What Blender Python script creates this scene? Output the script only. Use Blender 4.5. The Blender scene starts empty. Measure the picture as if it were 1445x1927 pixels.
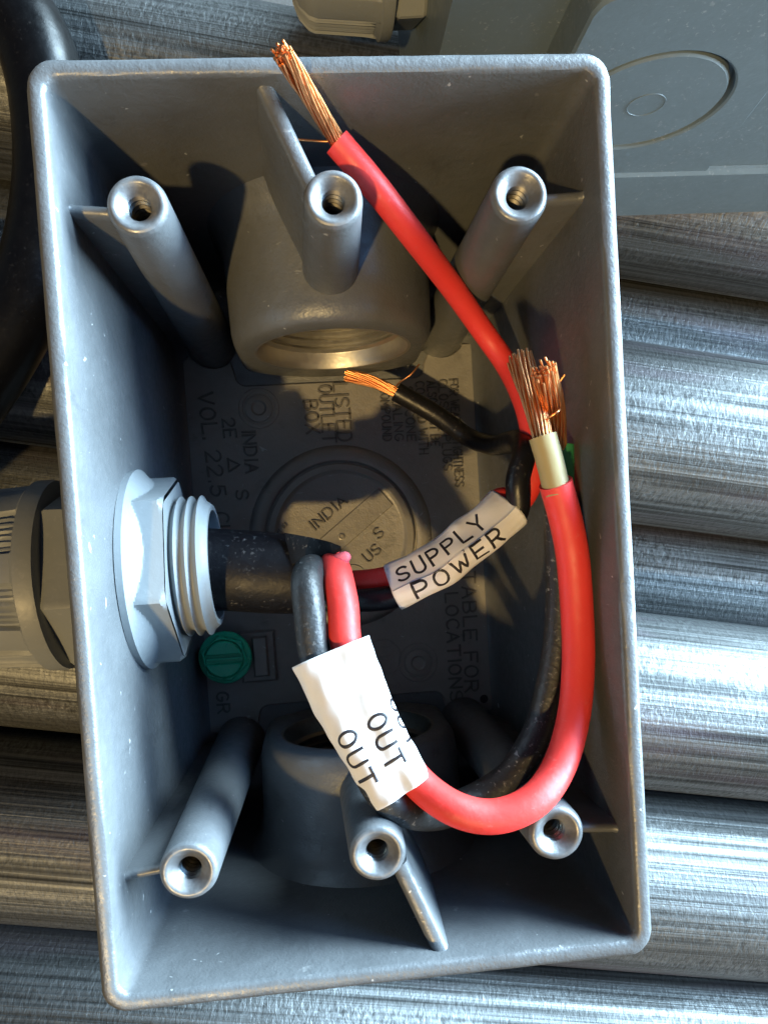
import bpy, math, random
from mathutils import Vector, Matrix
random.seed(7)
S = 0.001                       # everything below is written in millimetres
scene = bpy.context.scene
COL = scene.collection

# ------------------------------------------------------------------ camera
cam_d = bpy.data.cameras.new('camera'); cam = bpy.data.objects.new('camera', cam_d); COL.objects.link(cam)
R = Matrix(((0.99466034, -0.06417027, 0.08082683), (0.06748645, 0.99695826, -0.03898476), (-0.07807931, 0.04423131, 0.99596547)))
M = R.transposed().to_4x4(); M.translation = Vector((-4.687, -1.0, 91.013)) * S
cam.matrix_world = M
cam_d.sensor_fit = 'VERTICAL'; cam_d.sensor_height = 36.0; cam_d.lens = 1379.284 / 1927 * 36
cam_d.shift_x = 9.404 / 1927; cam_d.shift_y = 112.23 / 1927
cam_d.clip_start = 0.002; cam_d.clip_end = 50
scene.camera = cam

# ------------------------------------------------------------------ light
SUN = Vector((0.35, 0.60, -1.0)).normalized()       # direction the sunlight travels
world = bpy.data.worlds.new('World'); scene.world = world; world.use_nodes = True
wn = world.node_tree.nodes; wl = world.node_tree.links
sky = wn.new('ShaderNodeTexSky'); sky.sky_type = 'NISHITA'; sky.sun_disc = False
sky.sun_elevation = math.asin(-SUN.z); sky.sun_rotation = math.atan2(-SUN.x, -SUN.y)
wl.new(sky.outputs[0], wn['Background'].inputs[0]); wn['Background'].inputs[1].default_value = 0.030
sd = bpy.data.lights.new('sun', 'SUN'); sd.energy = 2.9; sd.angle = math.radians(2.0); sd.color = (1.0, 0.68, 0.27)
sun = bpy.data.objects.new('sun', sd); COL.objects.link(sun); sun.rotation_euler = SUN.to_track_quat('-Z', 'Y').to_euler()
sun.location = -SUN * 1.5
# added area lamp standing in for broad cool skylight from the right
ad = bpy.data.lights.new('side_sky_fill', 'AREA'); ad.shape = 'RECTANGLE'; ad.size = 1.5; ad.size_y = 0.55
ad.energy = 215; ad.color = (0.62, 0.85, 1.0)
al = bpy.data.objects.new('side_sky_fill', ad); COL.objects.link(al)
al.location = Vector((1.06, 0.44, 0.30)); al.rotation_euler = (-al.location).to_track_quat('-Z', 'Y').to_euler()
bd = bpy.data.lights.new('upper_blue_fill', 'AREA'); bd.shape = 'RECTANGLE'; bd.size = 1.2; bd.size_y = 0.5; bd.energy = 20; bd.color = (0.24, 0.52, 1.0)  # second added lamp, turns the middle of the left wall blue
bl_ = bpy.data.objects.new('upper_blue_fill', bd); COL.objects.link(bl_)
bl_.location = Vector((0.95, 0.30, 0.66)); bl_.rotation_euler = (-bl_.location).to_track_quat('-Z', 'Y').to_euler()
vs = scene.view_settings; vs.view_transform = 'Standard'; vs.look = 'None'; vs.gamma = 1; vs.exposure = 0.0
vs.use_curve_mapping = False

# ------------------------------------------------------------------ materials
MAT = {}
class NT:
    def __init__(self, name):
        m = bpy.data.materials.new(name); m.use_nodes = True; self.m = m; self.n = m.node_tree.nodes; self.l = m.node_tree.links
        self.b = self.n['Principled BSDF']; self.tc = self.n.new('ShaderNodeTexCoord'); MAT[name] = m
    def link(self, a, b): self.l.new(a, b)
    def mapping(self, scale=(1, 1, 1), rnd=False):
        mp = self.n.new('ShaderNodeMapping'); mp.inputs['Scale'].default_value = scale
        self.link(self.tc.outputs['Object'], mp.inputs['Vector'])
        if rnd:
            oi = self.n.new('ShaderNodeObjectInfo'); ml = self.n.new('ShaderNodeMath'); ml.operation = 'MULTIPLY'
            ml.inputs[1].default_value = 40; self.link(oi.outputs['Random'], ml.inputs[0]); self.link(ml.outputs[0], mp.inputs['Location'])
        return mp.outputs[0]
    def noise(self, vec, scale, detail=3, rough=0.55, dist=0.0):
        t = self.n.new('ShaderNodeTexNoise'); t.inputs['Scale'].default_value = scale; t.inputs['Detail'].default_value = detail
        t.inputs['Roughness'].default_value = rough; t.inputs['Distortion'].default_value = dist
        self.link(vec, t.inputs['Vector']); return t.outputs[0]
    def ramp(self, fac, stops):
        r = self.n.new('ShaderNodeValToRGB'); e = r.color_ramp.elements
        while len(e) < len(stops): e.new(0.5)
        for i, (p, c) in enumerate(stops):
            e[i].position = p; e[i].color = (c, c, c, 1) if not isinstance(c, tuple) else (*c, 1)
        self.link(fac, r.inputs[0]); return r.outputs[0]
    def mix(self, fac, a, b, mode='MIX'):
        x = self.n.new('ShaderNodeMix'); x.data_type = 'RGBA'; x.blend_type = mode
        for s, v in ((0, fac), (6, a), (7, b)):
            if hasattr(v, 'is_output'): self.link(v, x.inputs[s])
            elif isinstance(v, tuple): x.inputs[s].default_value = (*v, 1)
            else: x.inputs[s].default_value = v
        return x.outputs[2]
    def bump(self, h, strength, dist):
        b = self.n.new('ShaderNodeBump'); b.inputs['Strength'].default_value = strength; b.inputs['Distance'].default_value = dist
        self.link(h, b.inputs['Height'])
        if getattr(self, 'lastb', None): self.link(self.lastb, b.inputs['Normal'])
        self.lastb = b.outputs[0]; self.link(self.lastb, self.b.inputs['Normal'])
    def set(self, col=None, rough=None, metal=None, **k):
        for key, v in (('Base Color', col), ('Roughness', rough), ('Metallic', metal), *k.items()):
            if v is None: continue
            i = self.b.inputs[key]
            if hasattr(v, 'is_output'): self.link(v, i)
            elif isinstance(v, tuple): i.default_value = (*v, 1)
            else: i.default_value = v

def cast(name, col, metal, rough, worn):
    t = NT(name); v = t.mapping()
    blotch = t.noise(v, 90, 4); fine = t.noise(v, 2600, 2); grain = t.noise(v, 700, 3)
    c = t.mix(t.ramp(blotch, [(.3, 0.0), (.75, 1.0)]), tuple(x * .86 for x in col), tuple(min(1, x * 1.12) for x in col))
    specks = t.ramp(t.noise(v, 620, 2, .5, .6), [(.735, 0.0), (.77, 1.0)])
    c = t.mix(specks, c, (.42, .43, .43))
    scuff = t.ramp(t.noise(t.mapping((300, 1500, 300)), 1, 3), [(.70, 0.0), (.76, worn)])
    c = t.mix(scuff, c, (.5, .5, .49))
    smudge = t.ramp(t.noise(t.mapping((150, 150, 48)), 1, 5, .7), [(.60, 0.0), (.72, .42)])
    c = t.mix(smudge, c, tuple(x * .38 for x in col))
    t.set(c, t.ramp(grain, [(.3, rough - .07), (.7, rough + .08)]), metal)
    t.bump(fine, .36, .00013); t.bump(grain, .28, .0003)
cast('cast_grey', (.122, .129, .135), .25, .42, .25)
cast('cast_letter', (.13, .126, .118), .3, .5, .2)  # shade of the letters' relief put into a darker base colour
cast('cast_bare', (.26, .252, .235), .35, .48, .35)
t = NT('machined'); v = t.mapping((1, 1, 1))
t.set(t.mix(t.noise(v, 500), (.36, .345, .31), (.46, .445, .41)), t.ramp(t.noise(v, 900), [(.3, .40), (.7, .55)]), .9)
t.bump(t.noise(v, 1500, 2), .2, .0001)

t = NT('thread_metal'); v = t.mapping()
t.set(t.mix(t.noise(v, 700), (.20, .19, .17), (.34, .32, .28)), .36, 1.0)
t = NT('worn_cast'); v = t.mapping()
t.set(t.mix(t.ramp(t.noise(v, 420, 4), [(.40, 0.0), (.62, 1.0)]), (.125, .13, .135), (.20, .205, .21)), t.ramp(t.noise(v, 600), [(.3, .30), (.7, .5)]), .4)
t.bump(t.noise(v, 900, 3), .3, .0002)
t = NT('galvanized')
fro = t.noise(t.mapping((1250, 560, 560), True), 1, 4, .62, .5)        # hammered, frosted zinc
str_ = t.noise(t.mapping((2.5, 520, 520), True), 1, 5, .7)             # draw lines along the tube
blo = t.noise(t.mapping((16, 130, 130), True), 1, 4, .6)
sc = t.noise(t.mapping((1.0, 1500, 1500), True), 1, 2, .5)
zone = t.ramp(blo, [(.42, .08), (.64, .60)])                            # where the frost is heavy
pat = t.mix(zone, str_, fro); pat = t.mix(.22, pat, blo)
c = t.ramp(pat, [(.37, (.022, .023, .023)), (.45, (.070, .073, .073)), (.53, (.140, .147, .148)), (.66, (.25, .262, .264))])
stain = t.ramp(t.noise(t.mapping((9, 60, 60), True), 1, 3), [(.56, 0.0), (.74, .45)])
c = t.mix(stain, c, (.20, .15, .19))
t.set(c, t.ramp(pat, [(.38, .68), (.52, .58), (.66, .48)]), 0.9)
t.bump(fro, .50, .0004); t.bump(str_, .35, .0006); t.bump(sc, .35, .0004)

def plastic(name, col, rough, bump=.15, dust=0.0, var=.08, scale=900, spec=.5):
    t = NT(name); v = t.mapping()
    n = t.noise(v, 160, 4)
    c = t.mix(n, tuple(x * (1 - var) for x in col), tuple(min(1, x * (1 + var)) for x in col))
    if dust:
        d = t.ramp(t.noise(v, 1300, 3, .6, .4), [(.60, 0.0), (.70, dust)])
        d2 = t.ramp(t.noise(v, 130, 3), [(.42, .15), (.66, 1.0)])
        c = t.mix(t.mix(1.0, d, d2, 'MULTIPLY'), c, (.55, .54, .52))
    t.set(c, t.ramp(t.noise(v, 400), [(.3, rough - .06), (.7, rough + .08)]), 0.0)
    t.b.inputs['Specular IOR Level'].default_value = spec
    t.bump(t.noise(v, scale, 3), bump, .00025)
plastic('gland_plastic', (.185, .20, .206), .50, .18, .10)
plastic('box_plastic', (.118, .152, .172), .42, .14, .40)
plastic('jacket_black', (.005, .005, .007), .50, .35, .22, spec=.28)
plastic('wire_black', (.007, .007, .009), .36, .22, .15, spec=.35)
plastic('wire_dusty', (.018, .0185, .019), .45, .45, .45, .1, 1400)
plastic('wire_red', (.70, .040, .034), .50, .22, .10, .10)
plastic('red_scuffed', (.66, .10, .12), .6, .5, .5, .15, 1500)
plastic('core_tan', (.36, .295, .14), .50, .15)
plastic('core_green', (.03, .22, .09), .45, .15)
plastic('screw_green', (.012, .50, .27), .30, .25, .05)
plastic('cable_outer', (.003, .003, .0035), .34, .12, .03, spec=.22)
plastic('ink', (.012, .010, .014), .5, .05)
plastic('soil', (.05, .048, .045), .9, .5)
t = NT('paper'); v = t.mapping()
t.set(t.mix(t.noise(v, 900, 4), (.66, .65, .64), (.72, .72, .72)), .62, 0.0, **{'Subsurface Weight': 0.0})
t.bump(t.noise(v, 1600, 3), .15, .0001); t.bump(t.noise(v, 260, 2), .30, .0004)
t = NT('copper'); v = t.mapping((1, 1, 1), True)
t.set(t.mix(t.noise(v, 300, 3), (.85, .34, .12), (.98, .50, .22)), t.ramp(t.noise(v, 800), [(.3, .30), (.7, .50)]), 1.0)

# ------------------------------------------------------------------ mesh helpers (mm)
class MB:
    def __init__(self): self.v = []; self.f = []
    def grid(self, loops, closed=True, cap0=False, cap1=False):
        o = len(self.v); n = len(loops[0])
        for lp in loops: self.v += [tuple(p) for p in lp]
        for i in range(len(loops) - 1):
            for j in range(n if closed else n - 1):
                k = (j + 1) % n
                self.f.append((o + i * n + j, o + i * n + k, o + (i + 1) * n + k, o + (i + 1) * n + j))
        if cap0: self.f.append(tuple(o + j for j in reversed(range(n))))
        if cap1: self.f.append(tuple(o + (len(loops) - 1) * n + j for j in range(n)))
        return self
    def prism(self, poly, z0, z1, inset=0.0):
        """closed polygon (ccw) raised from z0 to z1 with a small chamfer on top"""
        a = [(x, y, z0) for x, y in poly]
        b = [(x, y, z1 - inset) for x, y in poly]; loops = [a, b]
        if inset:
            n = len(poly); c = []
            for i in range(n):
                p, q, r = Vector(poly[i - 1]), Vector(poly[i]), Vector(poly[(i + 1) % n])
                d1 = (q - p).normalized(); d2 = (r - q).normalized(); nn = Vector((-d1.y - d2.y, d1.x + d2.x))
                nn = nn.normalized() * inset / max(.4, math.sqrt(max(0, (1 + d1.dot(d2)) / 2)))
                c.append((q.x + nn.x, q.y + nn.y, z1))
            loops.append(c)
        return self.grid(loops, True, True, True)
    def box(self, x0, x1, y0, y1, z0, z1, inset=0.0):
        return self.prism([(x0, y0), (x1, y0), (x1, y1), (x0, y1)], z0, z1, inset)
def build(name, mb, mat, parent=None, smooth=35, loc=None):
    org = Vector(loc) if loc is not None else (Vector(parent['org']) if parent else Vector((0, 0, 0)))
    me = bpy.data.meshes.new(name)
    me.from_pydata([((Vector(p) - org) * S)[:] for p in mb.v], [], mb.f); me.update()
    import bmesh
    bm = bmesh.new(); bm.from_mesh(me); bmesh.ops.recalc_face_normals(bm, faces=bm.faces); bm.to_mesh(me); bm.free()
    me.shade_smooth(); me.set_sharp_from_angle(angle=math.radians(smooth))
    me.materials.append(MAT[mat])
    o = bpy.data.objects.new(name, me); COL.objects.link(o); o['org'] = tuple(org)
    if parent:
        o.parent = parent; o.location = (org - Vector(parent['org'])) * S
    else: o.location = org * S
    return o
def thing(name, label, cat, loc, group=None):
    o = bpy.data.objects.new(name, None); COL.objects.link(o); o.location = Vector(loc) * S; o['org'] = tuple(loc)
    o.empty_display_size = .005
    return tag(o, label, cat, group)
def tag(o, label, cat, group=None):
    o['label'] = label; o['category'] = cat
    if group: o['group'] = group
    return o
def catmull(P, m=8):
    P = [Vector(p) for p in P]; out = []; Q = [P[0] * 2 - P[1]] + P + [P[-1] * 2 - P[-2]]
    for i in range(1, len(Q) - 2):
        p0, p1, p2, p3 = Q[i - 1:i + 3]
        t1 = (p1 - p0).length ** .5; t2 = t1 + (p2 - p1).length ** .5; t3 = t2 + (p3 - p2).length ** .5
        for k in range(m):
            t = t1 + (t2 - t1) * k / m
            A1 = p0 * ((t1 - t) / t1) + p1 * (t / t1); A2 = p1 * ((t2 - t) / (t2 - t1)) + p2 * ((t - t1) / (t2 - t1))
            A3 = p2 * ((t3 - t) / (t3 - t2)) + p3 * ((t - t2) / (t3 - t2))
            B1 = A1 * ((t2 - t) / t2) + A2 * (t / t2); B2 = A2 * ((t3 - t) / (t3 - t1)) + A3 * ((t - t1) / (t3 - t1))
            out.append(B1 * ((t2 - t) / (t2 - t1)) + B2 * ((t - t1) / (t2 - t1)))
    return out + [P[-1]]
def frames(P):
    T = [(P[min(i + 1, len(P) - 1)] - P[max(i - 1, 0)]).normalized() for i in range(len(P))]
    n = T[0].orthogonal().normalized(); N = []
    for t in T:
        n = (n - t * n.dot(t)).normalized(); N.append(n)
    return T, N
def tube(mb, P, r, n=20, cap=True, wob=0.0, hollow=None):
    T, N = frames(P); loops = []
    ph = random.random() * 6
    for i, p in enumerate(P):
        rr = r(i / (len(P) - 1)) if callable(r) else r
        b = T[i].cross(N[i])
        loops.append([p + (N[i] * math.cos(a) + b * math.sin(a)) * rr * (1 + wob * math.sin(2 * a + i * .11 + ph)) for a in (2 * math.pi * j / n for j in range(n))])
    if hollow:          # open end: the wall of the insulation turns inwards
        e = len(P) - 1; b = T[e].cross(N[e])
        for k, (rr, dz) in enumerate(((hollow, .02), (hollow, -1.6))):
            loops.append([P[e] + T[e] * dz + (N[e] * math.cos(a) + b * math.sin(a)) * rr for a in (2 * math.pi * j / n for j in range(n))])
    return mb.grid(loops, True, cap, cap)
def lathe(mb, prof, frame, n=48, cap0=False, cap1=False):
    """prof: (radius, along); frame: (origin, axis, u, v)"""
    o, ax, u, v = [Vector(q) for q in frame]
    return mb.grid([[o + ax * h + (u * math.cos(a) + v * math.sin(a)) * r for a in (2 * math.pi * j / n for j in range(n))] for r, h in prof], True, cap0, cap1)
XF = lambda x, y, z: ((x, y, z), (1, 0, 0), (0, 1, 0), (0, 0, 1))
ZF = lambda x, y, z: ((x, y, z), (0, 0, 1), (1, 0, 0), (0, 1, 0))
YF = lambda x, y, z: ((x, y, z), (0, 1, 0), (0, 0, 1), (1, 0, 0))

# single-stroke lettering on a 0..1 high cell
def arc(cx, cy, rx, ry, a0, a1, n=9): return [(cx + rx * math.cos(math.radians(a0 + (a1 - a0) * i / n)), cy + ry * math.sin(math.radians(a0 + (a1 - a0) * i / n))) for i in range(n + 1)]
O_ = arc(.32, .5, .32, .5, 90, 450, 20)
FONT = {'A': [[(0, 0), (.32, 1), (.64, 0)], [(.11, .33), (.53, .33)]], 'B': [[(0, 0), (0, 1), (.34, 1)] + arc(.34, .76, .24, .24, 90, -90) + [(0, .52)], [(.34, .52)] + arc(.34, .26, .28, .26, 90, -90) + [(0, 0)]],
 'C': [arc(.34, .5, .34, .5, 50, 310, 14)], 'D': [[(0, 0), (0, 1), (.25, 1)] + arc(.25, .5, .37, .5, 90, -90, 12) + [(0, 0)]], 'E': [[(.58, 0), (0, 0), (0, 1), (.58, 1)], [(0, .52), (.46, .52)]],
 'F': [[(0, 0), (0, 1), (.56, 1)], [(0, .52), (.44, .52)]], 'G': [arc(.34, .5, .34, .5, 50, 350, 14) + [(.68, .45), (.4, .45)]], 'H': [[(0, 0), (0, 1)], [(.6, 0), (.6, 1)], [(0, .5), (.6, .5)]],
 'I': [[(.08, 0), (.08, 1)]], 'L': [[(0, 1), (0, 0), (.54, 0)]], 'M': [[(0, 0), (0, 1), (.36, .35), (.72, 1), (.72, 0)]], 'N': [[(0, 0), (0, 1), (.6, 0), (.6, 1)]], 'O': [O_],
 'P': [[(0, 0), (0, 1), (.34, 1)] + arc(.34, .74, .26, .26, 90, -90) + [(0, .48)]], 'R': [[(0, 0), (0, 1), (.34, 1)] + arc(.34, .74, .26, .26, 90, -90) + [(0, .48)], [(.3, .48), (.62, 0)]],
 'S': [arc(.31, .75, .29, .25, 30, 270, 10) + arc(.31, .25, .31, .25, 90, -150, 10)], 'T': [[(.32, 0), (.32, 1)], [(0, 1), (.64, 1)]], 'U': [[(0, 1), (0, .3)] + arc(.3, .3, .3, .3, 180, 360) + [(.6, 1)]],
 'V': [[(0, 1), (.32, 0), (.64, 1)]], 'W': [[(0, 1), (.2, 0), (.42, .72), (.64, 0), (.84, 1)]], 'X': [[(0, 0), (.6, 1)], [(0, 1), (.6, 0)]], 'Y': [[(0, 1), (.32, .5), (.64, 1)], [(.32, .5), (.32, 0)]],
 '2': [arc(.3, .72, .3, .28, 160, -30, 9) + [(0, 0), (.62, 0)]], '5': [[(.55, 1), (.08, 1), (.04, .56)] + arc(.3, .32, .31, .32, 120, -150, 10)], '1': [[(0, .8), (.18, 1), (.18, 0)]], '.': [[(.05, 0), (.05, .07)]], '"': [[(.05, 1), (.05, .75)], [(.25, 1), (.25, .75)]],
 '^': [[(0, 0), (.36, .8), (.72, 0), (0, 0)]], "'": [[(.05, 1), (.05, .8)]]}
def strokes(text, h, gap=.26, width=None):
    """polylines in mm, text starting at 0,0; optionally stretched to a given total width"""
    out = []; x = 0
    for ch in text:
        if ch == ' ': x += .5; continue
        g = FONT[ch]; w = max(p[0] for s in g for p in s)
        out += [[((p[0] + x), p[1]) for p in s] for s in g]; x += w + gap
    k = (width / (x - gap)) if width else h
    return [[(p[0] * k, p[1] * h) for p in s] for s in out]
def ribbon(mb, poly, w, surf, h0, h1, step=.6):
    """raised stroke along a 2-D polyline; surf(x, y, h) gives the point in space"""
    pts = []
    for a, b in zip(poly[:-1], poly[1:]):
        n = max(1, int(math.dist(a, b) / step)); pts += [(a[0] + (b[0] - a[0]) * i / n, a[1] + (b[1] - a[1]) * i / n) for i in range(n)]
    pts.append(poly[-1]); loops = []
    for i, p in enumerate(pts):
        q, r = pts[max(i - 1, 0)], pts[min(i + 1, len(pts) - 1)]
        d = Vector((r[0] - q[0], r[1] - q[1]))
        if d.length < 1e-6: d = Vector((1, 0))
        d.normalize(); s = Vector((-d.y, d.x)) * w / 2
        e = -d * w / 2 if i == 0 else (d * w / 2 if i == len(pts) - 1 else Vector((0, 0)))
        c = Vector(p) + e
        loops.append([surf(c.x - s.x, c.y - s.y, h0), surf(c.x + s.x, c.y + s.y, h0), surf(c.x + s.x * .8, c.y + s.y * .8, h1), surf(c.x - s.x * .8, c.y - s.y * .8, h1)])
    mb.grid(loops, True, True, True)

# ------------------------------------------------------------------ setting: ground under the pipes
g = MB().box(-900, 900, -900, 900, -146.5, -144.6); go = build('ground', g, 'soil'); go['kind'] = 'structure'

# ------------------------------------------------------------------ steel pipes (axis ~ x, turned -10.8 deg)
PA = -math.atan(.19); PR_ = 22.2
pm = MB(); NP = 120
hm = [(k, random.uniform(0, 6.28), random.uniform(.3, 1) * (.5 / k)) for k in (5, 8, 11, 14, 19, 23, 29, 37)]
def pr(a): return PR_ + sum(m * math.sin(k * a + p) for k, p, m in hm) * .55
NP = 240; AP = [2 * math.pi * j / NP for j in range(NP)]
pm.grid([[(x, (pr(a) - dr) * math.cos(a), (pr(a) - dr) * math.sin(a)) for a in AP] for dr, x in ((2, -420), (0, -420), (0, -140), (0, 140), (0, 420), (2, 420), (2, -420))])
pipes = [(-124.2, -90.0, 'galvanized steel pipe at the very bottom of the picture, below the box'), (-78.9, -90.0, 'galvanized pipe crossing under the lower end of the grey outlet box'),
         (-32.2, -90.0, 'galvanized pipe passing under the outlet box just below its cable gland'), (35.6, -90.0, 'galvanized pipe passing under the upper half of the grey outlet box'),
         (99.0, -90.0, 'galvanized pipe lying under the plastic box at the top of the picture'), (2.0, -122.3, 'sunken pipe glimpsed in the gap at the height of the cable gland'),
         (67.4, -122.3, 'sunken pipe glimpsed in the gap just below the plastic box'), (-55.6, -122.3, 'deep pipe under the crease below the cable gland'), (-101.6, -122.3, 'deep pipe under the lowest crease beside the box corner')]
first = None
for y0, z0, lab in pipes:
    if first is None: o = first = build('steel_pipe', pm, 'galvanized')
    else: o = first.copy(); COL.objects.link(o)
    o.location = Vector((0, y0, z0)) * S; o.rotation_euler = (random.uniform(0, 6.2), 0, PA)
    tag(o, lab, 'pipe', 'galvanized pipes under the box')

# ------------------------------------------------------------------ the outlet box
box = thing('outlet_box', 'open grey cast metal outlet box with six screw posts and wires inside', 'outlet box', (0, 0, -66.6))
def rrect(hx, hy, r, z, n=7):
    out = []
    for cx, cy, a0 in ((hx - r, hy - r, 0), (-hx + r, hy - r, 90), (-hx + r, -hy + r, 180), (hx - r, -hy + r, 270)):
        out += [(cx + r * math.cos(math.radians(a0 + 90 * i / n)), cy + r * math.sin(math.radians(a0 + 90 * i / n)), z) for i in range(n + 1)]
    return out
def rsub(hx, hy, r, z):      # same loop with extra points along the sides, so the casting can be slightly uneven
    base = rrect(hx, hy, r, z); out = []
    for i, p in enumerate(base):
        q = base[(i + 1) % len(base)]; out.append(p); L = math.dist(p, q)
        k = 24 if L > 10 else 1
        out += [tuple(p[c] + (q[c] - p[c]) * j / k for c in range(3)) for j in range(1, k)]
    return out
loops = [rsub(32.2, 54.4, 3, -66.6), rsub(33.2, 55.4, 4, -65.6), rsub(35.25, 57.65, 3.4, -3.0), rsub(35.45, 57.85, 3.3, -.9), rsub(35.2, 57.6, 3.1, -.28), rsub(34.75, 57.15, 2.8, 0.0),
         rsub(33.75, 56.1, 2.0, 0.0), rsub(33.35, 55.7, 1.8, -.25), rsub(33.15, 55.5, 1.7, -.8), rsub(32.95, 55.25, 1.7, -8), rsub(31.6, 53.7, 2.2, -60), rsub(31.2, 53.3, 2.4, -62.4), rsub(30.2, 52.3, 2.4, -64.0), rsub(28.8, 51, 2.4, -64.6)]
rnd = random.Random(3)
for k in (3, 4, 5, 6, 7):
    loops[k] = [(x + rnd.uniform(-.05, .05), y + rnd.uniform(-.05, .05), z + (rnd.uniform(-.05, .02) if k in (5, 6) else 0)) for x, y, z in loops[k]]
build('shell', MB().grid(loops, True, True, True), 'cast_grey', box, 40)
# raised plate of the floor, notched round the hubs and corner posts
def notch(cx, cy, r, a0, a1, n=8): return [(cx + r * math.cos(math.radians(a0 + (a1 - a0) * i / n)), cy + r * math.sin(math.radians(a0 + (a1 - a0) * i / n))) for i in range(n + 1)]
plate = [(30.2, -39.4)] + [(30.2, 39.2), (28.2, 39.2)] + notch(23.8, 41.6, 5.0, -28, -128) + [(19.6, 35.2)] + notch(17.5, 34.6, 2.1, 0, -90, 5) + notch(-17.5, 34.6, 2.1, -90, -180, 5) + notch(-23.8, 42.0, 5.6, -52, -152) + [(-30.2, 37.8)] + \
        [(-30.2, -39.6), (-28.6, -39.6)] + notch(-23.8, -42.6, 5.4, 148, 48) + notch(-17.5, -36.6, 2.1, 180, 90, 5) + notch(17.5, -36.6, 2.1, 90, 0, 5) + notch(23.8, -42.4, 5.4, 132, 32)
plate = plate[::-1] if sum((a[0] - b[0]) * (a[1] + b[1]) for a, b in zip(plate, plate[1:] + plate[:1])) < 0 else plate
fp = build('floor_plate', MB().prism(plate, -64.9, -64.0, .25), 'cast_bare', box)
FZ = -64.0
flo = lambda ox, oy, dx=0.0: (lambda x, y, h: Vector((ox + y + dx * x, oy - x, FZ + h)))    # reads downwards, letter tops towards +x
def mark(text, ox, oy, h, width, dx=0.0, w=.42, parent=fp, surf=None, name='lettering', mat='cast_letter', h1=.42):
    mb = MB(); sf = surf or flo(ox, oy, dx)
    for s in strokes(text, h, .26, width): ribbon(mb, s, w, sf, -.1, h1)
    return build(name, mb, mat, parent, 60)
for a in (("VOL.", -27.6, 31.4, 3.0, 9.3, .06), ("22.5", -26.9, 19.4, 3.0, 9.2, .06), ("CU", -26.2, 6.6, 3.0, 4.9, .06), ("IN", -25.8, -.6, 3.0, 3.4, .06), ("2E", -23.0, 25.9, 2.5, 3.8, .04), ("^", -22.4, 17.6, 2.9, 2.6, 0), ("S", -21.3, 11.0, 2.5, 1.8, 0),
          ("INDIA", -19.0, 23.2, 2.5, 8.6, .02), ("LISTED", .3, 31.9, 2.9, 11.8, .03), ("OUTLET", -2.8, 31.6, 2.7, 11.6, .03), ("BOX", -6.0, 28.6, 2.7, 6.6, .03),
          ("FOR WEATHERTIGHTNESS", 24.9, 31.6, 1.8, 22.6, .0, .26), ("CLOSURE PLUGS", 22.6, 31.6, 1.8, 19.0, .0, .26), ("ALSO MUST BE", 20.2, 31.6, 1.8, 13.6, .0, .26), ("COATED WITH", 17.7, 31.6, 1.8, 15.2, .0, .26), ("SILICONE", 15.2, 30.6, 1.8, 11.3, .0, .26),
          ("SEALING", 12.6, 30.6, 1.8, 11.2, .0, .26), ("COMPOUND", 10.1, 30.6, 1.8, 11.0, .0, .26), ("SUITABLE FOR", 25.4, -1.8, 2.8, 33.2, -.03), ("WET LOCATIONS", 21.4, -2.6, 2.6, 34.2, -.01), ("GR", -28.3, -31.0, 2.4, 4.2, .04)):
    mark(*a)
def ring(mb, cx, cy, r0, r1, z0, z1, rim=.25, n=48):
    return lathe(mb, [(r0, z0), (r0, z1 - rim), (r0 + rim, z1), (r1 - rim, z1), (r1, z1 - rim), (r1, z0)], ZF(cx, cy, 0), n)
for cx, cy in ((-15.3, 27.7), (14.6, -27.9)):
    o = build('ejector_mark', ring(MB(), cx, cy, 3.3, 4.2, -64.2, -63.85, .12), 'cast_bare', fp)
    build('ejector_boss', lathe(MB(), [(3.0, -64.2), (2.8, -63.75), (1.6, -63.6), (1.2, -63.85), (.01, -63.75)], ZF(cx, cy, 0), 32), 'cast_bare', fp)
mb = ring(MB(), 7.1, -26.3, 3.7, 4.1, -64.2, -63.78, .1)
for s in strokes('UL', 3.2, .3): ribbon(mb, s, .4, lambda x, y, h: Vector((5.4 + y, -24.2 - x, FZ + h)), -.1, .22)
build('approval_mark', mb, 'cast_bare', fp)
build('core_pin_hole', lathe(MB(), [(.9, -63.97), (.01, -63.97)], ZF(28.4, -36.9, 0), 16), 'ink', fp)
# ground-screw pad
pad = build('screw_pad', MB().box(-22.6, -15.4, -29.2, -18.6, -64.3, -62.8, .35), 'cast_bare', box)
build('pad_step', MB().box(-20.0, -16.9, -28.0, -19.6, -63, -61.6, .35), 'cast_bare', pad)
gm = MB(); hexr = lambda a, R_: R_ * math.cos(math.pi / 6) / math.cos((a % (math.pi / 3)) - math.pi / 6)
A96 = [2 * math.pi * j / 96 for j in range(96)]
cx, cy, zt = -25.4, -23.1, -58.0
lp = []
for r, z, hx in ((5.35, -60.6, 0), (5.4, -60.1, 0), (5.2, -59.7, 0), (4.95, -59.6, 1), (4.85, -58.3, 1), (4.5, -58.0, 1), (4.0, -58.0, 0), (3.75, -58.5, 0), (.01, -58.45, 0)):
    lp.append([(cx + (hexr(a + .3, r) if hx else r) * math.cos(a), cy + (hexr(a + .3, r) if hx else r) * math.sin(a), z) for a in A96])
gm.grid(lp); lathe(gm, [(3.0, -66), (3.0, -60.4)], ZF(cx, cy, 0), 24)
gs = build('ground_screw', gm, 'screw_green', box, 30); gs['label'] = 'green hex ground screw with a slotted head'
sm = MB()
for sgn in (1, -1):         # the two raised halves of the head; the slot runs between them
    P = [(cx + 3.7 * math.cos(a), cy + sgn * 3.7 * math.sin(a)) for a in [math.radians(q) for q in range(14, 167, 8)]]
    sm.prism(P if sgn > 0 else P[::-1], -58.6, -57.3, .25)
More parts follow.
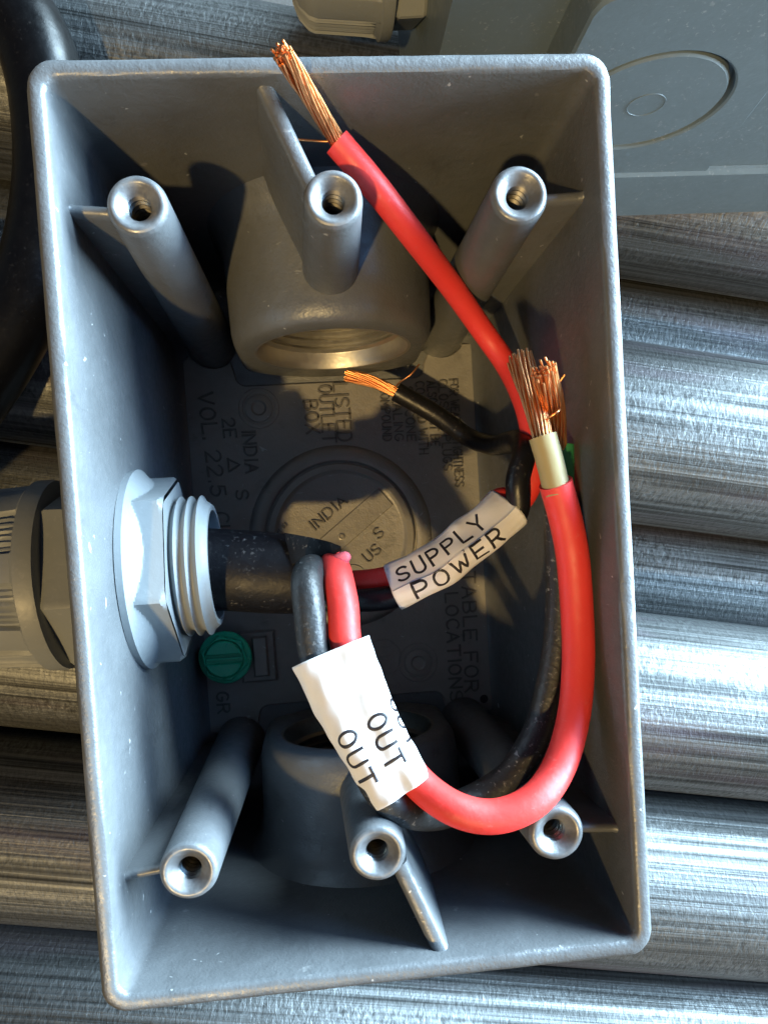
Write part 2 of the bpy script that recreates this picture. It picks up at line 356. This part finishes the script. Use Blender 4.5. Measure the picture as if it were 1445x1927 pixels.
build('slotted_head', sm, 'screw_green', gs, 30)
build('slot_edge', MB().box(cx - 3.6, cx + 3.6, cy - .28, cy + .28, -58.6, -57.95, .1), 'screw_green', gs, 30)

# closure plug in the floor
build('plug_boss', lathe(MB(), [(19.4, -64.2), (18.9, -63.5), (18.0, -63.1), (16.9, -63.0), (16.3, -63.1), (16.0, -63.2), (16.0, -64.4)], ZF(0, 0, 0), 96), 'cast_bare', box)
plug = build('closure_plug', lathe(MB(), [(15.4, -64.4), (15.4, -62.9), (15.1, -62.6), (13.9, -62.5), (13.5, -62.8), (13.2, -63.05), (12.9, -63.1), (.01, -63.1)], ZF(0, 0, 0), 96), 'cast_bare', box)
plug['label'] = 'round closure plug screwed into the floor'
ca, sa = math.cos(math.radians(37.5)), math.sin(math.radians(37.5))
def pl(ox, oy): return lambda x, y, h: Vector((ox + x * ca - y * sa, oy + x * sa + y * ca, -63.1 + h))
bar = [(-12.6, -2.1), (12.6, -2.1), (12.6, 2.6), (-12.6, 2.6)]
bm_ = MB().prism([(x * ca - y * sa, x * sa + y * ca) for x, y in bar], -63.2, -62.75, .15); build('slot_bar', bm_, 'cast_bare', plug)
build('center_dot', lathe(MB(), [(.75, -63), (.7, -62.5), (.4, -62.4), (.3, -62.7), (.01, -62.7)], ZF(0, 0, 0), 20), 'cast_bare', plug)
for tx, x, y, h, w in (('INDIA', -3.4, 4.6, 2.1, 9.0), ('1"', -9.4, 7.6, 2.2, 2.3), ('A', -11.6, 3.4, 2.0, 1.6), ('S', 5.4, -5.6, 2.2, 1.6), ('US', 0.6, -7.9, 2.2, 3.6)):
    o0 = pl(0, 0)(x, y, 0); mark(tx, 0, 0, h, w, parent=plug, surf=pl(o0.x, o0.y), w=.34)
mb = MB(); c0 = pl(0, 0)(-4.0, -8.2, 0); ring(mb, c0.x, c0.y, 2.7, 3.0, -63.2, -62.88, .08)
o0 = pl(0, 0)(-5.6, -9.0, 0)
for s in strokes('UL', 2.0, .3): ribbon(mb, s, .34, pl(o0.x, o0.y), -.1, .22)
build('approval_mark', mb, 'cast_bare', plug)

# hubs with threaded bores on the two end walls
def hub(sgn, yf, label):
    zc = -41.6; Rr = 17.6; zb = 64.3 + zc; n = 96; A = [2 * math.pi * (j + .5) / n for j in range(n)]
    def rad(a, R_):
        c, s = math.cos(a), math.sin(a)
        if s >= 0: return R_
        return min(R_ / max(abs(c), 1e-6), zb / max(abs(s), 1e-6), R_ * 1.28)
    prof = [(Rr + 3.4, 55.0), (Rr + 1.8, 53.4), (Rr + .8, 51.6), (Rr + .4, 49), (Rr, yf + 3.2), (Rr - .3, yf + 1.6), (Rr - .9, yf + .6), (Rr - 1.7, yf + .12), (13.9, yf)]
    H = lambda r, a, y: (r * math.cos(a), sgn * y, zc + r * math.sin(a))
    mb = MB().grid([[H(rad(a, r) if k < 8 else r, a, y) for a in A] for k, (r, y) in enumerate(prof)])
    h = build('hub', mb, 'cast_grey', box); h['label'] = label
    th = [(13.9, yf), (13.4, yf + .05), (12.9, yf + 1.0), (12.7, yf + 2.6)]
    y = yf + 2.6
    while y < 50: th += [(12.6, y + .3), (11.95, y + .75), (11.95, y + 1.0), (12.6, y + 1.45)]; y += 1.6
    th += [(12.3, 55), (.1, 55)]
    build('threaded_bore', MB().grid([[H(r, a, yy) for a in A] for r, yy in th]), 'machined' if sgn > 0 else 'thread_metal', h, 30)
    return h
hub(1, 33.0, 'upper hub with threaded bore'); hub(-1, 35.0, 'lower hub with threaded bore')

# six screw posts, each with a tapped hole and a rib to the nearest wall
def post(x, y, zb, r0, r1):
    mb = MB(); lathe(mb, [(r1, zb), (r0, -2.3), (r0 - .12, -1.9), (r0 - .45, -1.55), (r0 - .8, -1.5), (r0 - 1.1, -1.6), (1.75, -2.55), (1.55, -2.7)], ZF(x, y, 0), 48)
    p = build('screw_post', mb, 'cast_grey', box)
    th = [(1.56, -2.68)]; z = -2.7
    while z > -22: th += [(1.78, z - .25), (1.78, z - .4), (1.38, z - .75), (1.38, z - .9)]; z -= 1.1
    th += [(1.4, z), (1.4, z - 12)]
    build('screw_thread', lathe(MB(), th, ZF(x, y, 0), 32), 'thread_metal', p, 30)
    build('worn_seat', lathe(MB(), [(r0 - .32, -1.63), (r0 - .55, -1.46), (r0 - .85, -1.44), (r0 - 1.15, -1.6), (1.75, -2.5), (1.5, -2.72)], ZF(x, y, 0), 48), 'worn_cast', p, 40)
for x, y in ((-23.9, 41.3), (23.4, 41.3), (-23.9, -41.3), (23.7, -41.0)): post(x, y, -64.4, 3.72, 4.9)
post(-.1, 41.4, -34, 3.7, 4.6); post(.1, -41.4, -36, 3.7, 4.6)
def rib(a, b, za, zb_, t0, t1, zbot):
    a, b = Vector(a), Vector(b); d = (b - a).normalized(); s = Vector((-d.y, d.x)); L = []
    def sect(p, zt):
        q = lambda o, z: (p.x + s.x * o, p.y + s.y * o, z)
        return [q(-t1 / 2, zbot), q(-t0 / 2 - .1, zt - .9), q(-t0 / 2 + .12, zt - .3), q(-t0 / 2 + .5, zt), q(t0 / 2 - .5, zt), q(t0 / 2 - .12, zt - .3), q(t0 / 2 + .1, zt - .9), q(t1 / 2, zbot)]
    m = 10; flare = lambda t: .6 * max(0, (abs(t - .5) - .38) / .12) ** 2
    for i in range(m + 1):
        t = i / m; sec = sect(a.lerp(b, t), za + (zb_ - za) * t + flare(t) * .8); L.append(sec)
    build('rib', MB().grid(L, True, True, True), 'cast_grey', box, 50)
rib((-27.2, 42.3), (-33.4, 42.9), -5.6, -5.6, 1.5, 3.0, -64); rib((26.7, 42.0), (33.4, 42.6), -4.6, -5.2, 1.5, 3.0, -64)
rib((-27.2, -42.4), (-33.4, -43.2), -5.6, -6.0, 1.3, 3.0, -64); rib((27.0, -41.7), (33.4, -42.5), -4.0, -4.6, 1.4, 3.0, -64)
rib((-2.6, 43.2), (-7.6, 55.6), -2.3, -2.6, 2.1, 4.8, -38); rib((2.8, -43.4), (7.6, -55.6), -2.3, -2.6, 2.1, 4.8, -38)

# ------------------------------------------------------------------ cable gland through the left wall
GY, GZ = -3.4, -27.0
def polar(mb, prof, y, z, fn, n=144, caps=(False, False), ph=0.0):
    A = [2 * math.pi * j / n for j in range(n)]
    return mb.grid([[(x, y + fn(a + ph, r, x) * math.cos(a), z + fn(a + ph, r, x) * math.sin(a)) for a in A] for r, x in prof], True, *caps)
def hexr2(a, R_): return hexr(a, R_)
def gland(root, X, d, y, z, ph, thread=True, hl=8.6, dl=1.0):
    """X: wall position, d: +1 when the inside is towards +x"""
    if thread:
        def nut(a, r, x):
            u = (x - X) * d
            if u <= 1.6: return r
            cone = 15.2 - (u - 1.6) * 1.15
            h = hexr(a, 14.9); h = min(h, 14.9 - max(0, u - 5.6) * 1.0 if u > 5.6 else 99)
            return max(h, cone) if u < 5.2 else h
        prof = [(15.0, X + d * .0), (15.6, X + d * .3), (15.6, X + d * 1.3), (15.5, X + d * 1.6)] + [(0, X + d * (1.7 + .2 * i)) for i in range(22)] + [(0, X + d * 6.4)]
        mb = polar(MB(), prof, y, z, nut, 180, ph=ph)
        mb.grid([[(X + d * 6.4, y + r(a) * math.cos(a), z + r(a) * math.sin(a)) for a in A96] for r in (lambda a: hexr(a + ph, 14.15), lambda a: 10.2)])
        build('lock_nut', mb, 'gland_plastic', root, 25)
        th = [(10.1, X + d * 5.8)]; u = 6.4
        while u < 10.4: th += [(10.15, X + d * u), (10.25, X + d * (u + .25)), (11.0, X + d * (u + .75)), (11.05, X + d * (u + .9)), (10.25, X + d * (u + 1.35))]; u += 1.6
        th += [(10.0, X + d * (u + .1)), (9.5, X + d * (u + .7)), (8.7, X + d * (u + .7)), (8.5, X + d * (u + .2)), (8.4, X + d * 2), (.1, X + d * 1.5)]
        build('threaded_sleeve', polar(MB(), th, y, z, lambda a, r, x: r, 96), 'gland_plastic', root, 50)
    W_ = X - d * 2.5
    hb = polar(MB(), [(12.6, W_), (12.9, W_ - d * .5), (13.1, W_ - d * (hl - 1)), (12.4, W_ - d * hl), (9, W_ - d * hl)], y, z, lambda a, r, x: hexr(a, r / math.cos(math.pi / 6) * .95) if r > 12 else r, 180, (True, False), ph)
    build('hex_body', hb, 'gland_plastic', root, 25)
    D0 = W_ - d * (hl - .4)
    def dome(a, r, x):
        u = (D0 - x) * d
        if r < 9: return r
        if u < 3.0: return r
        a = a % (math.pi / 4); f = abs(a - math.pi / 8) / (math.pi / 8)          # eight grip lands
        k = 0.75 if f < .62 else 0.0
        return r - (0.55 if k else 0.0) + ((.22 * math.sin(a * 88)) if k and u > 4.2 else 0)
    prof = [(11.0, D0), (13.6, D0), (14.6, D0 - d * .35), (14.8, D0 - d * 1.2), (14.75, D0 - d * 2.9), (14.3, D0 - d * 3.4), (14.2, D0 - d * 4.2), (14.0, D0 - d * 6)] + [(14.0 - .05 * i, D0 - d * (6 + i)) for i in range(1, 13)] + [(13.0, D0 - d * 19.4), (11.5, D0 - d * 21.5), (9.2, D0 - d * 22.8), (6.7, D0 - d * 23), (6.6, D0 - d * 18)]
    prof = [(r, D0 + (x - D0) * dl) for r, x in prof]
    build('dome_nut', polar(MB(), prof, y, z, dome, 288, ph=.12), 'gland_plastic', root, 25)
gl = thing('cable_gland', 'grey plastic cable gland with hex lock nut through the left wall of the box', 'cable gland', (-33, GY, GZ - 15))
gland(gl, -33.0, 1, GY, GZ, 0.22)

# ------------------------------------------------------------------ cable and wires
def straight(P, m=6): return catmull(P, m)
jc = thing('jacketed_cable', 'thick black jacketed cable coming out of the grey gland', 'cable', (-32, GY, GZ - 6))
def jr(t): return 6.6 - .9 * max(0, (t - .72) / .28) ** 1.5
jp = catmull([(-96, -1, -38), (-70, -3, -31), (-32, GY, GZ), (-24, -4.0, -30.2), (-15.6, -5.0, -29.8), (-9, -5.9, -29.4), (-5.0, -6.4, -29.2)], 7)
build('jacket', tube(MB(), jp, jr, 36, True, .012, hollow=4.6), 'jacket_black', jc)
# the torn tongue of the jacket
tg = MB(); tl = []
for i in range(7):
    t = i / 6; w = 3.6 * (1 - t) ** .7 + .5; c = Vector((-9.6 + 8.0 * t, -1.7 - .3 * t, -24.4 + 8.6 * t ** 1.4 + .5 * math.sin(t * 9)))
    n1 = Vector((.15, -.92, .35)).normalized(); tl.append([c - n1 * w * .7 + Vector((0, 0, -.6)), c - n1 * w * .7 + Vector((0, 0, .35)), c + Vector((0, 0, .75)), c + n1 * w * .6 + Vector((0, 0, .35)), c + n1 * w * .6 + Vector((0, 0, -.6)), c + Vector((0, 0, -.2))])
build('torn_flap', tg.grid(tl, True, True, True), 'jacket_black', jc)

P_OUTLAB = [(-4.1, -16.0, -9.6), (-1.9, -22.4, -8.3), (1.1, -29.2, -6.4), (4.2, -34.8, -5.2)]
P_SUPLAB = [(6.2, -8.6, -22.9), (11.0, -6.7, -21.9), (16.7, -3.3, -21.4), (22.0, 0.4, -21.4), (25.0, 2.9, -21.5)]
def beside(P, sd_, up):         # points running along a label's centre line, shifted sideways and upwards
    out = []
    for i, p in enumerate(P):
        T = (Vector(P[min(i + 1, len(P) - 1)]) - Vector(P[max(i - 1, 0)])).normalized(); a = T.cross(Vector((0, 0, 1))).normalized()
        out.append(tuple(Vector(p) + a * sd_ + a.cross(T) * up))
    return out
P_OUTRED = [(-3.6, -6.6, -30.0), (-2.8, -4.2, -20.0), (-2.4, -6.4, -14.0), (-2.0, -10.0, -11.5), *beside(P_OUTLAB, -2.3, 0), (10.8, -36.8, -2.0), (15.5, -37.8, -1.2), (20.6, -36.5, -1.5), (25.1, -33.2, -4.0), (28.4, -27.2, -6.5), (30.0, -20.2, -8.0), (30.4, -12.8, -8.5), (29.8, -4.6, -7.5), (28.5, 0.6, -6.0), (27.0, 5.0, -4.5)]
P_OUTBLK = [(-4.8, -7.0, -30.0), (-6.0, -4.6, -18.0), (-6.8, -6.3, -12.0), (-6.7, -10.3, -10.5), *beside(P_OUTLAB, 2.3, -.2), (8.3, -39.9, -9.4), (15.0, -39.6, -12.5), (20.7, -36.7, -13.0), (25.0, -31.3, -13.5), (27.4, -24.8, -13.5), (29.2, -17.1, -13.5), (30.1, -7.8, -13.5), (30.1, -0.8, -13.0), (30.4, 4.1, -12.5)]
P_GREEN = [(30.4, 3.0, -12.5), (30.7, 7.6, -12.5), (30.8, 10.8, -12.5)]
P_TAN = [(27.2, 3.4, -4.5), (26.4, 7.8, -4.5), (25.6, 11.2, -4.5)]
P_SUPRED = [(-3.8, -6.7, -33.0), (-0.0, -7.5, -29.0), *beside(P_SUPLAB, -1.45, -1.2), (27.2, 3.4, -24.0), (29.4, 6.7, -23.5), (30.0, 11.2, -23.5), (30.0, 16.4, -24.5), (29.4, 21.6, -27.0), (28.0, 26.9, -30.0), (25.1, 31.4, -30.0), (18.6, 37.6, -24.0), (11.1, 42.7, -15.0), (5.8, 47.6, -11.0), (1.2, 52.2, -9.0)]
P_SUPBLK = [(-4.0, -9.4, -32.0), (-0.4, -10.4, -25.0), *beside(P_SUPLAB, 1.35, 1.15), (26.0, 6.5, -19.2), (27.3, 10.2, -20.0), (28.5, 13.0, -25.0), (29.5, 14.4, -35.0), (28.9, 15.3, -46.0), (25.9, 18.0, -53.0), (20.1, 23.1, -55.0), (12.4, 28.0, -55.0)]
C_SUPRED = [(1.7, 51.9, -9.5), (-2.4, 53.8, -1.0), (-5.4, 54.5, 6.0)]
C_SUPBLK = [(13.1, 27.5, -55.0), (7.8, 30.2, -55.0), (2.4, 31.7, -55.0)]
C_OUTRED = [(25.7, 10.5, -4.5), (25.0, 17.2, -6.5), (24.2, 23.0, -9.0)]
C_OUTBLK = [(30.6, 9.8, -12.5), (27.9, 14.9, -6.0), (24.7, 19.3, -0.5)]
def strands(root, P, r0, r1, sr, twist, nring=(1, 6, 12), flat=1.0, seed=1):
    rg = random.Random(seed); C = catmull(P, 8); T, N = frames(C)
    for k, cnt in enumerate(nring):
        for j in range(cnt):
            a0 = 2 * math.pi * j / cnt + k * .3; rr = k / (len(nring) - 1); end = 1 - rg.random() * .07; spl = rg.uniform(-.8, .8); wp, wk, wa = rg.uniform(0, 6), rg.uniform(5, 10), rg.uniform(.03, .12); pts = []
            for i in range(len(C)):
                t = i / (len(C) - 1); tt = t * end
                x = tt * (len(C) - 1); q = min(int(x), len(C) - 2); f = x - q
                c = C[q].lerp(C[q + 1], f); n = N[q].lerp(N[q + 1], f).normalized(); b = T[q].cross(n)
                r = (r0 + (r1 - r0) * tt) * rr + sr * spl * tt * tt; a = a0 + twist * tt + .12 * math.sin(wk * .6 * tt + wp); r += wa * math.sin(wk * tt + wp) * tt
                pts.append(c + n * math.cos(a) * r + b * math.sin(a) * r * flat)
            build('strand', tube(MB(), pts, sr, 8), 'copper', root, 60)
def wire(name, label, P, r, mat, hollow):
    root = thing(name, label, 'wire', P[0]); build('insulation', tube(MB(), catmull(P, 9), (lambda t: r * min(1, .76 + t * 2.4)), 28, True, .012, hollow), mat, root); return root
w1 = wire('insulated_wire', 'thick red wire looping from the OUT label up along the right wall', P_OUTRED, 2.25, 'wire_red', 1.85)
build('inner_core', tube(MB(), catmull(P_TAN, 6), 1.82, 28, True, .01, 1.5), 'core_tan', w1)
strands(w1, C_OUTRED, 1.2, 1.8, .165, .9, (1, 6, 12, 18), .8, 3)
w2 = wire('insulated_wire', 'thick black wire beneath the red loop, ending in a green core', P_OUTBLK, 2.25, 'wire_dusty', 1.85)
build('inner_core', tube(MB(), catmull(P_GREEN, 6), 1.75, 24, True, .01, 1.4), 'core_green', w2)
strands(w2, C_OUTBLK, 1.0, 1.85, .165, .9, (1, 6, 12, 18), .8, 4)
w3 = wire('insulated_wire', 'thin red wire rising to the top wall with a bare copper end', P_SUPRED, 1.88, 'wire_red', 1.45)
strands(w3, C_SUPRED, .92, 1.05, .165, 2.0, (1, 6, 11, 16), 1.0, 5)
w4 = wire('insulated_wire', 'thin black wire bending down to the floor with a bare copper end', P_SUPBLK, 1.88, 'wire_black', 1.4)
strands(w4, C_SUPBLK, .95, 1.2, .155, 1.2, (1, 6, 11, 16), .75, 6)
for root, P in ((w3, [(0.9, 52.2, -9.0), (-1.2, 52.3, -9.0), (-2.9, 52.2, -8.5), (-4.9, 52.1, -8.0)]), (w4, [(12.0, 28.3, -54.6), (12.9, 29.1, -52.0), (15.1, 30.3, -50.5), (16.8, 32.2, -51)]),
                (w2, [(27.0, 16.6, -4.6), (27.6, 17.4, -4.0), (28.5, 18.8, -3.0)]), (w2, [(25.7, 13.0, -5.0), (26.4, 13.5, -3.6), (27.4, 14.1, -3.2), (28.6, 15.0, -6.0)])):
    build('strand', tube(MB(), catmull(P, 8), .17, 8), 'copper', root, 60)

build('scuffed_nub', tube(MB(), catmull([(-3.0, -4.6, -17.5), (-2.0, -3.9, -15.8), (-1.0, -3.3, -15.4), (-.5, -3.2, -15.6)], 5), lambda t: 1.25 - .75 * t ** 2, 16), 'red_scuffed', w1)
# ------------------------------------------------------------------ paper labels wrapped round the wire pairs
def label_thing(name, lab, P, sect, mat, texts, crumple, seed):
    """sect(t) -> closed cross-section as (side, up) points; texts: (string, s0, w0, height, width)"""
    C = catmull(P, 10); L = [0]
    for a, b in zip(C[:-1], C[1:]): L.append(L[-1] + (b - a).length)
    tot = L[-1]
    def at(s):
        s = max(0, min(tot, s)); i = max(j for j in range(len(L)) if L[j] <= s + 1e-9); i = min(i, len(C) - 2)
        f = (s - L[i]) / (L[i + 1] - L[i]); p = C[i].lerp(C[i + 1], f)
        T = (C[min(i + 2, len(C) - 1)] - C[max(i - 1, 0)]).normalized(); side = T.cross(Vector((0, 0, 1))).normalized(); return p, side, side.cross(T)
    def wrap(s, w):        # w: distance along the upper side of the section, 0 at the left edge
        p, sd_, up = at(s); q = sect(s / tot); acc = 0
        for a, b in zip(q[:-1], q[1:]):
            d = math.dist(a, b)
            if acc + d >= w or b is q[-1]:
                f = (w - acc) / d; return p, sd_, up, a[0] + (b[0] - a[0]) * f, a[1] + (b[1] - a[1]) * f, (-(b[1] - a[1]) / d, (b[0] - a[0]) / d)
            acc += d
    def surf(s, w, h):
        p, sd_, up, x, y, nn = wrap(s, w); c = crumple(s, w)
        return p + sd_ * (x + nn[0] * (h + c)) + up * (y + nn[1] * (h + c))
    root = thing(name, lab, 'label', P[0])
    q0 = sect(0); W_ = sum(math.dist(a, b) for a, b in zip(q0[:-1], q0[1:])); NW, NS = 72, 60
    mb = MB(); rows = []
    for i in range(NS + 1):
        s = tot * i / NS; q = sect(i / NS); ww = sum(math.dist(a, b) for a, b in zip(q[:-1], q[1:]))
        rows.append([surf(s, ww * j / NW, 0) for j in range(NW + 1)])
    mb.grid(rows, False)
    o = build('paper', mb, mat, root, 50); md = o.modifiers.new('thickness', 'SOLIDIFY'); md.thickness = .12 * S; md.offset = -1
    im = MB()
    for tx, s0, w0, h, wd in texts:
        for st in strokes(tx, h, .36, wd): ribbon(im, st, .42, lambda x, y, hh, s0=s0, w0=w0: surf(s0 + x, w0 + (-y if name_dir < 0 else y), hh), .01, .05, .35)
    build('lettering', im, 'ink', root, 50)
    return root
def soft(pts, m=5):
    out = [];
    Q = catmull([(x, y, 0) for x, y in pts], m); return [(v.x, v.y) for v in Q]
def sect_out(t):
    k = 5.7 - 1.35 * t
    # from the left edge over the top to the right edge and back underneath (side axis points to image left here)
    return soft([(-k * .2, -2.6), (-k * .85, -2.0), (-k, -.2), (-k * .88, 1.9), (-k * .5, 3.1), (-k * .06, 2.75), (k * .45, 3.1), (k * .86, 1.9), (k, -.3), (k * .85, -2.1), (k * .2, -2.6), (-k * .2, -2.65)])
cr = random.Random(2); ph = [cr.uniform(0, 6) for _ in range(8)]
def crump_out(s, w): return .12 * math.sin(w * .9 + s * .33 + ph[0]) * math.sin(s * .42 + ph[1]) + .05 * math.sin(w * 1.9 - s * .8 + ph[2]) + .03 * math.sin(s * 2.1 + w * .6 + ph[3])
name_dir = -1
label_thing('wire_label', 'white paper label printed OUT wrapped round the red and black wires', P_OUTLAB, sect_out, 'paper',
            [('OUT', 10.6, 11.6, 2.6, 6.9), ('OUT', 10.7, 16.2, 2.6, 6.9), ('OUT', 9.6, 7.4, 2.6, 6.9)], crump_out, 2)
def sect_sup(t):
    return [(.2, -2.2)] + [(-1.6, -3.2), (-2.8, -2.7), (-3.5, -1.6), (-3.5, -.4), (-2.9, .5), (-1.9, 1.35), (-.6, 2.35), (.25, 3.0), (.35, 3.3), (1.2, 3.45), (2.4, 3.15), (3.3, 2.3), (3.65, 1.0), (3.3, -.3), (2.2, -1.2), (.4, -2.2)]
def crump_sup(s, w): return .10 * math.sin(s * .9 + w * .5 + ph[4]) + .13 * math.sin(s * .55 - w * .9 + ph[5]) + .35 * math.exp(-((s - 13.5) / 1.1) ** 2 - ((w - 6.8) / 1.2) ** 2) - .12 * math.exp(-((s - 16.5) / 1.0) ** 2 - ((w - 8) / 2.0) ** 2)
label_thing('wire_label', 'white paper label printed SUPPLY POWER wrapped round the thin wire pair', P_SUPLAB, sect_sup, 'paper',
            [('SUPPLY', 1.6, 10.0, 2.5, 15.6), ('POWER', 3.2, 13.9, 2.5, 14.6)], crump_sup, 5)

# ------------------------------------------------------------------ grey plastic box with round knockout, top right
jb = thing('junction_box', 'blue-grey plastic junction box with a round knockout at the top right', 'junction box', (80, 100, -67.5))
build('body', MB().box(19.1, 150, 74, 134, -67.4, -3.0, 1.2), 'box_plastic', jb)
build('base_flange', MB().box(33.5, 150, 66.2, 134.5, -67.6, -49.6, .8), 'box_plastic', jb)
build('side_wall', MB().box(70.5, 150, 67.6, 74.2, -50, -3.2, .6), 'box_plastic', jb)
# raised panel facing the outlet box, with the knockout groove cut into its face
KX, KZ, KR = 53.1, -27.6, 12.9
pc = [(36.2, -50.5), (36.2, -6.6), (37.0, -4.4), (39.4, -3.0), (69.4, -3.0), (75.9, -50.5)]
N = 96
def ray_poly(a):
    d = Vector((math.cos(a), math.sin(a))); best = 1e9
    for p, q in zip(pc, pc[1:] + pc[:1]):
        p = Vector(p) - Vector((KX, KZ)); e = Vector(q) - Vector((KX, KZ)) - p; den = d.x * e.y - d.y * e.x
        if abs(den) < 1e-9: continue
        t = (p.x * e.y - p.y * e.x) / den; u = (p.x * d.y - p.y * d.x) / den
        if t > 0 and -1e-6 <= u <= 1 + 1e-6: best = min(best, t)
    return best
AA = [2 * math.pi * j / 192 for j in range(192)]
K = lambda r, a, y: (KX + r * math.cos(a), y, KZ + r * math.sin(a))
mb = MB().grid([[K(ray_poly(a), a, 75) for a in AA], [K(ray_poly(a), a, 67.3) for a in AA], [K(ray_poly(a) - .5, a, 66.8) for a in AA], [K(KR + .6, a, 66.75) for a in AA], [K(KR + .25, a, 67.0) for a in AA], [K(KR + .1, a, 69.0) for a in AA], [K(KR - .6, a, 69.0) for a in AA]])
build('side_panel', mb, 'box_plastic', jb, 30)
ko = build('knockout', MB().grid([[K(r, a, y) for a in AA] for r, y in ((KR - .6, 69.2), (KR - .65, 67.15), (KR - .95, 66.85), (.01, 66.85))]), 'box_plastic', jb, 30)
build('center_ring', MB().grid([[K(r, a, y) for a in AA] for r, y in ((3.1, 66.95), (3.05, 66.76), (2.9, 66.76), (2.85, 66.95))]), 'box_plastic', ko, 30)
g2 = thing('cable_gland', 'grey cable gland on the junction box, cut off by the top edge', 'cable gland', (8, 97, -50))
gland(g2, 21.6, 1, 99.8, -35.0, 0.05, False, 5.6, .74)

# ------------------------------------------------------------------ loose black cable on the left
bc = build('loose_cable', tube(MB(), catmull([(-75, 128, -59.5), (-61.0, 112.6, -59.5), (-55.8, 104.6, -59.5), (-52.2, 96.0, -59.5), (-51.0, 82.2, -59.8), (-52.8, 66.9, -59.8), (-57.5, 52.7, -59.8), (-64.5, 40.6, -59.8), (-78, 24.0, -59.8), (-110, -4, -59.8)], 10), 7.2, 40, True, .01), 'cable_outer', loc=(-55, 80, -67))
tag(bc, 'loose black cable curving beside the upper left corner of the box', 'cable')
for o in list(COL.objects):
    if 'org' in o: del o['org']
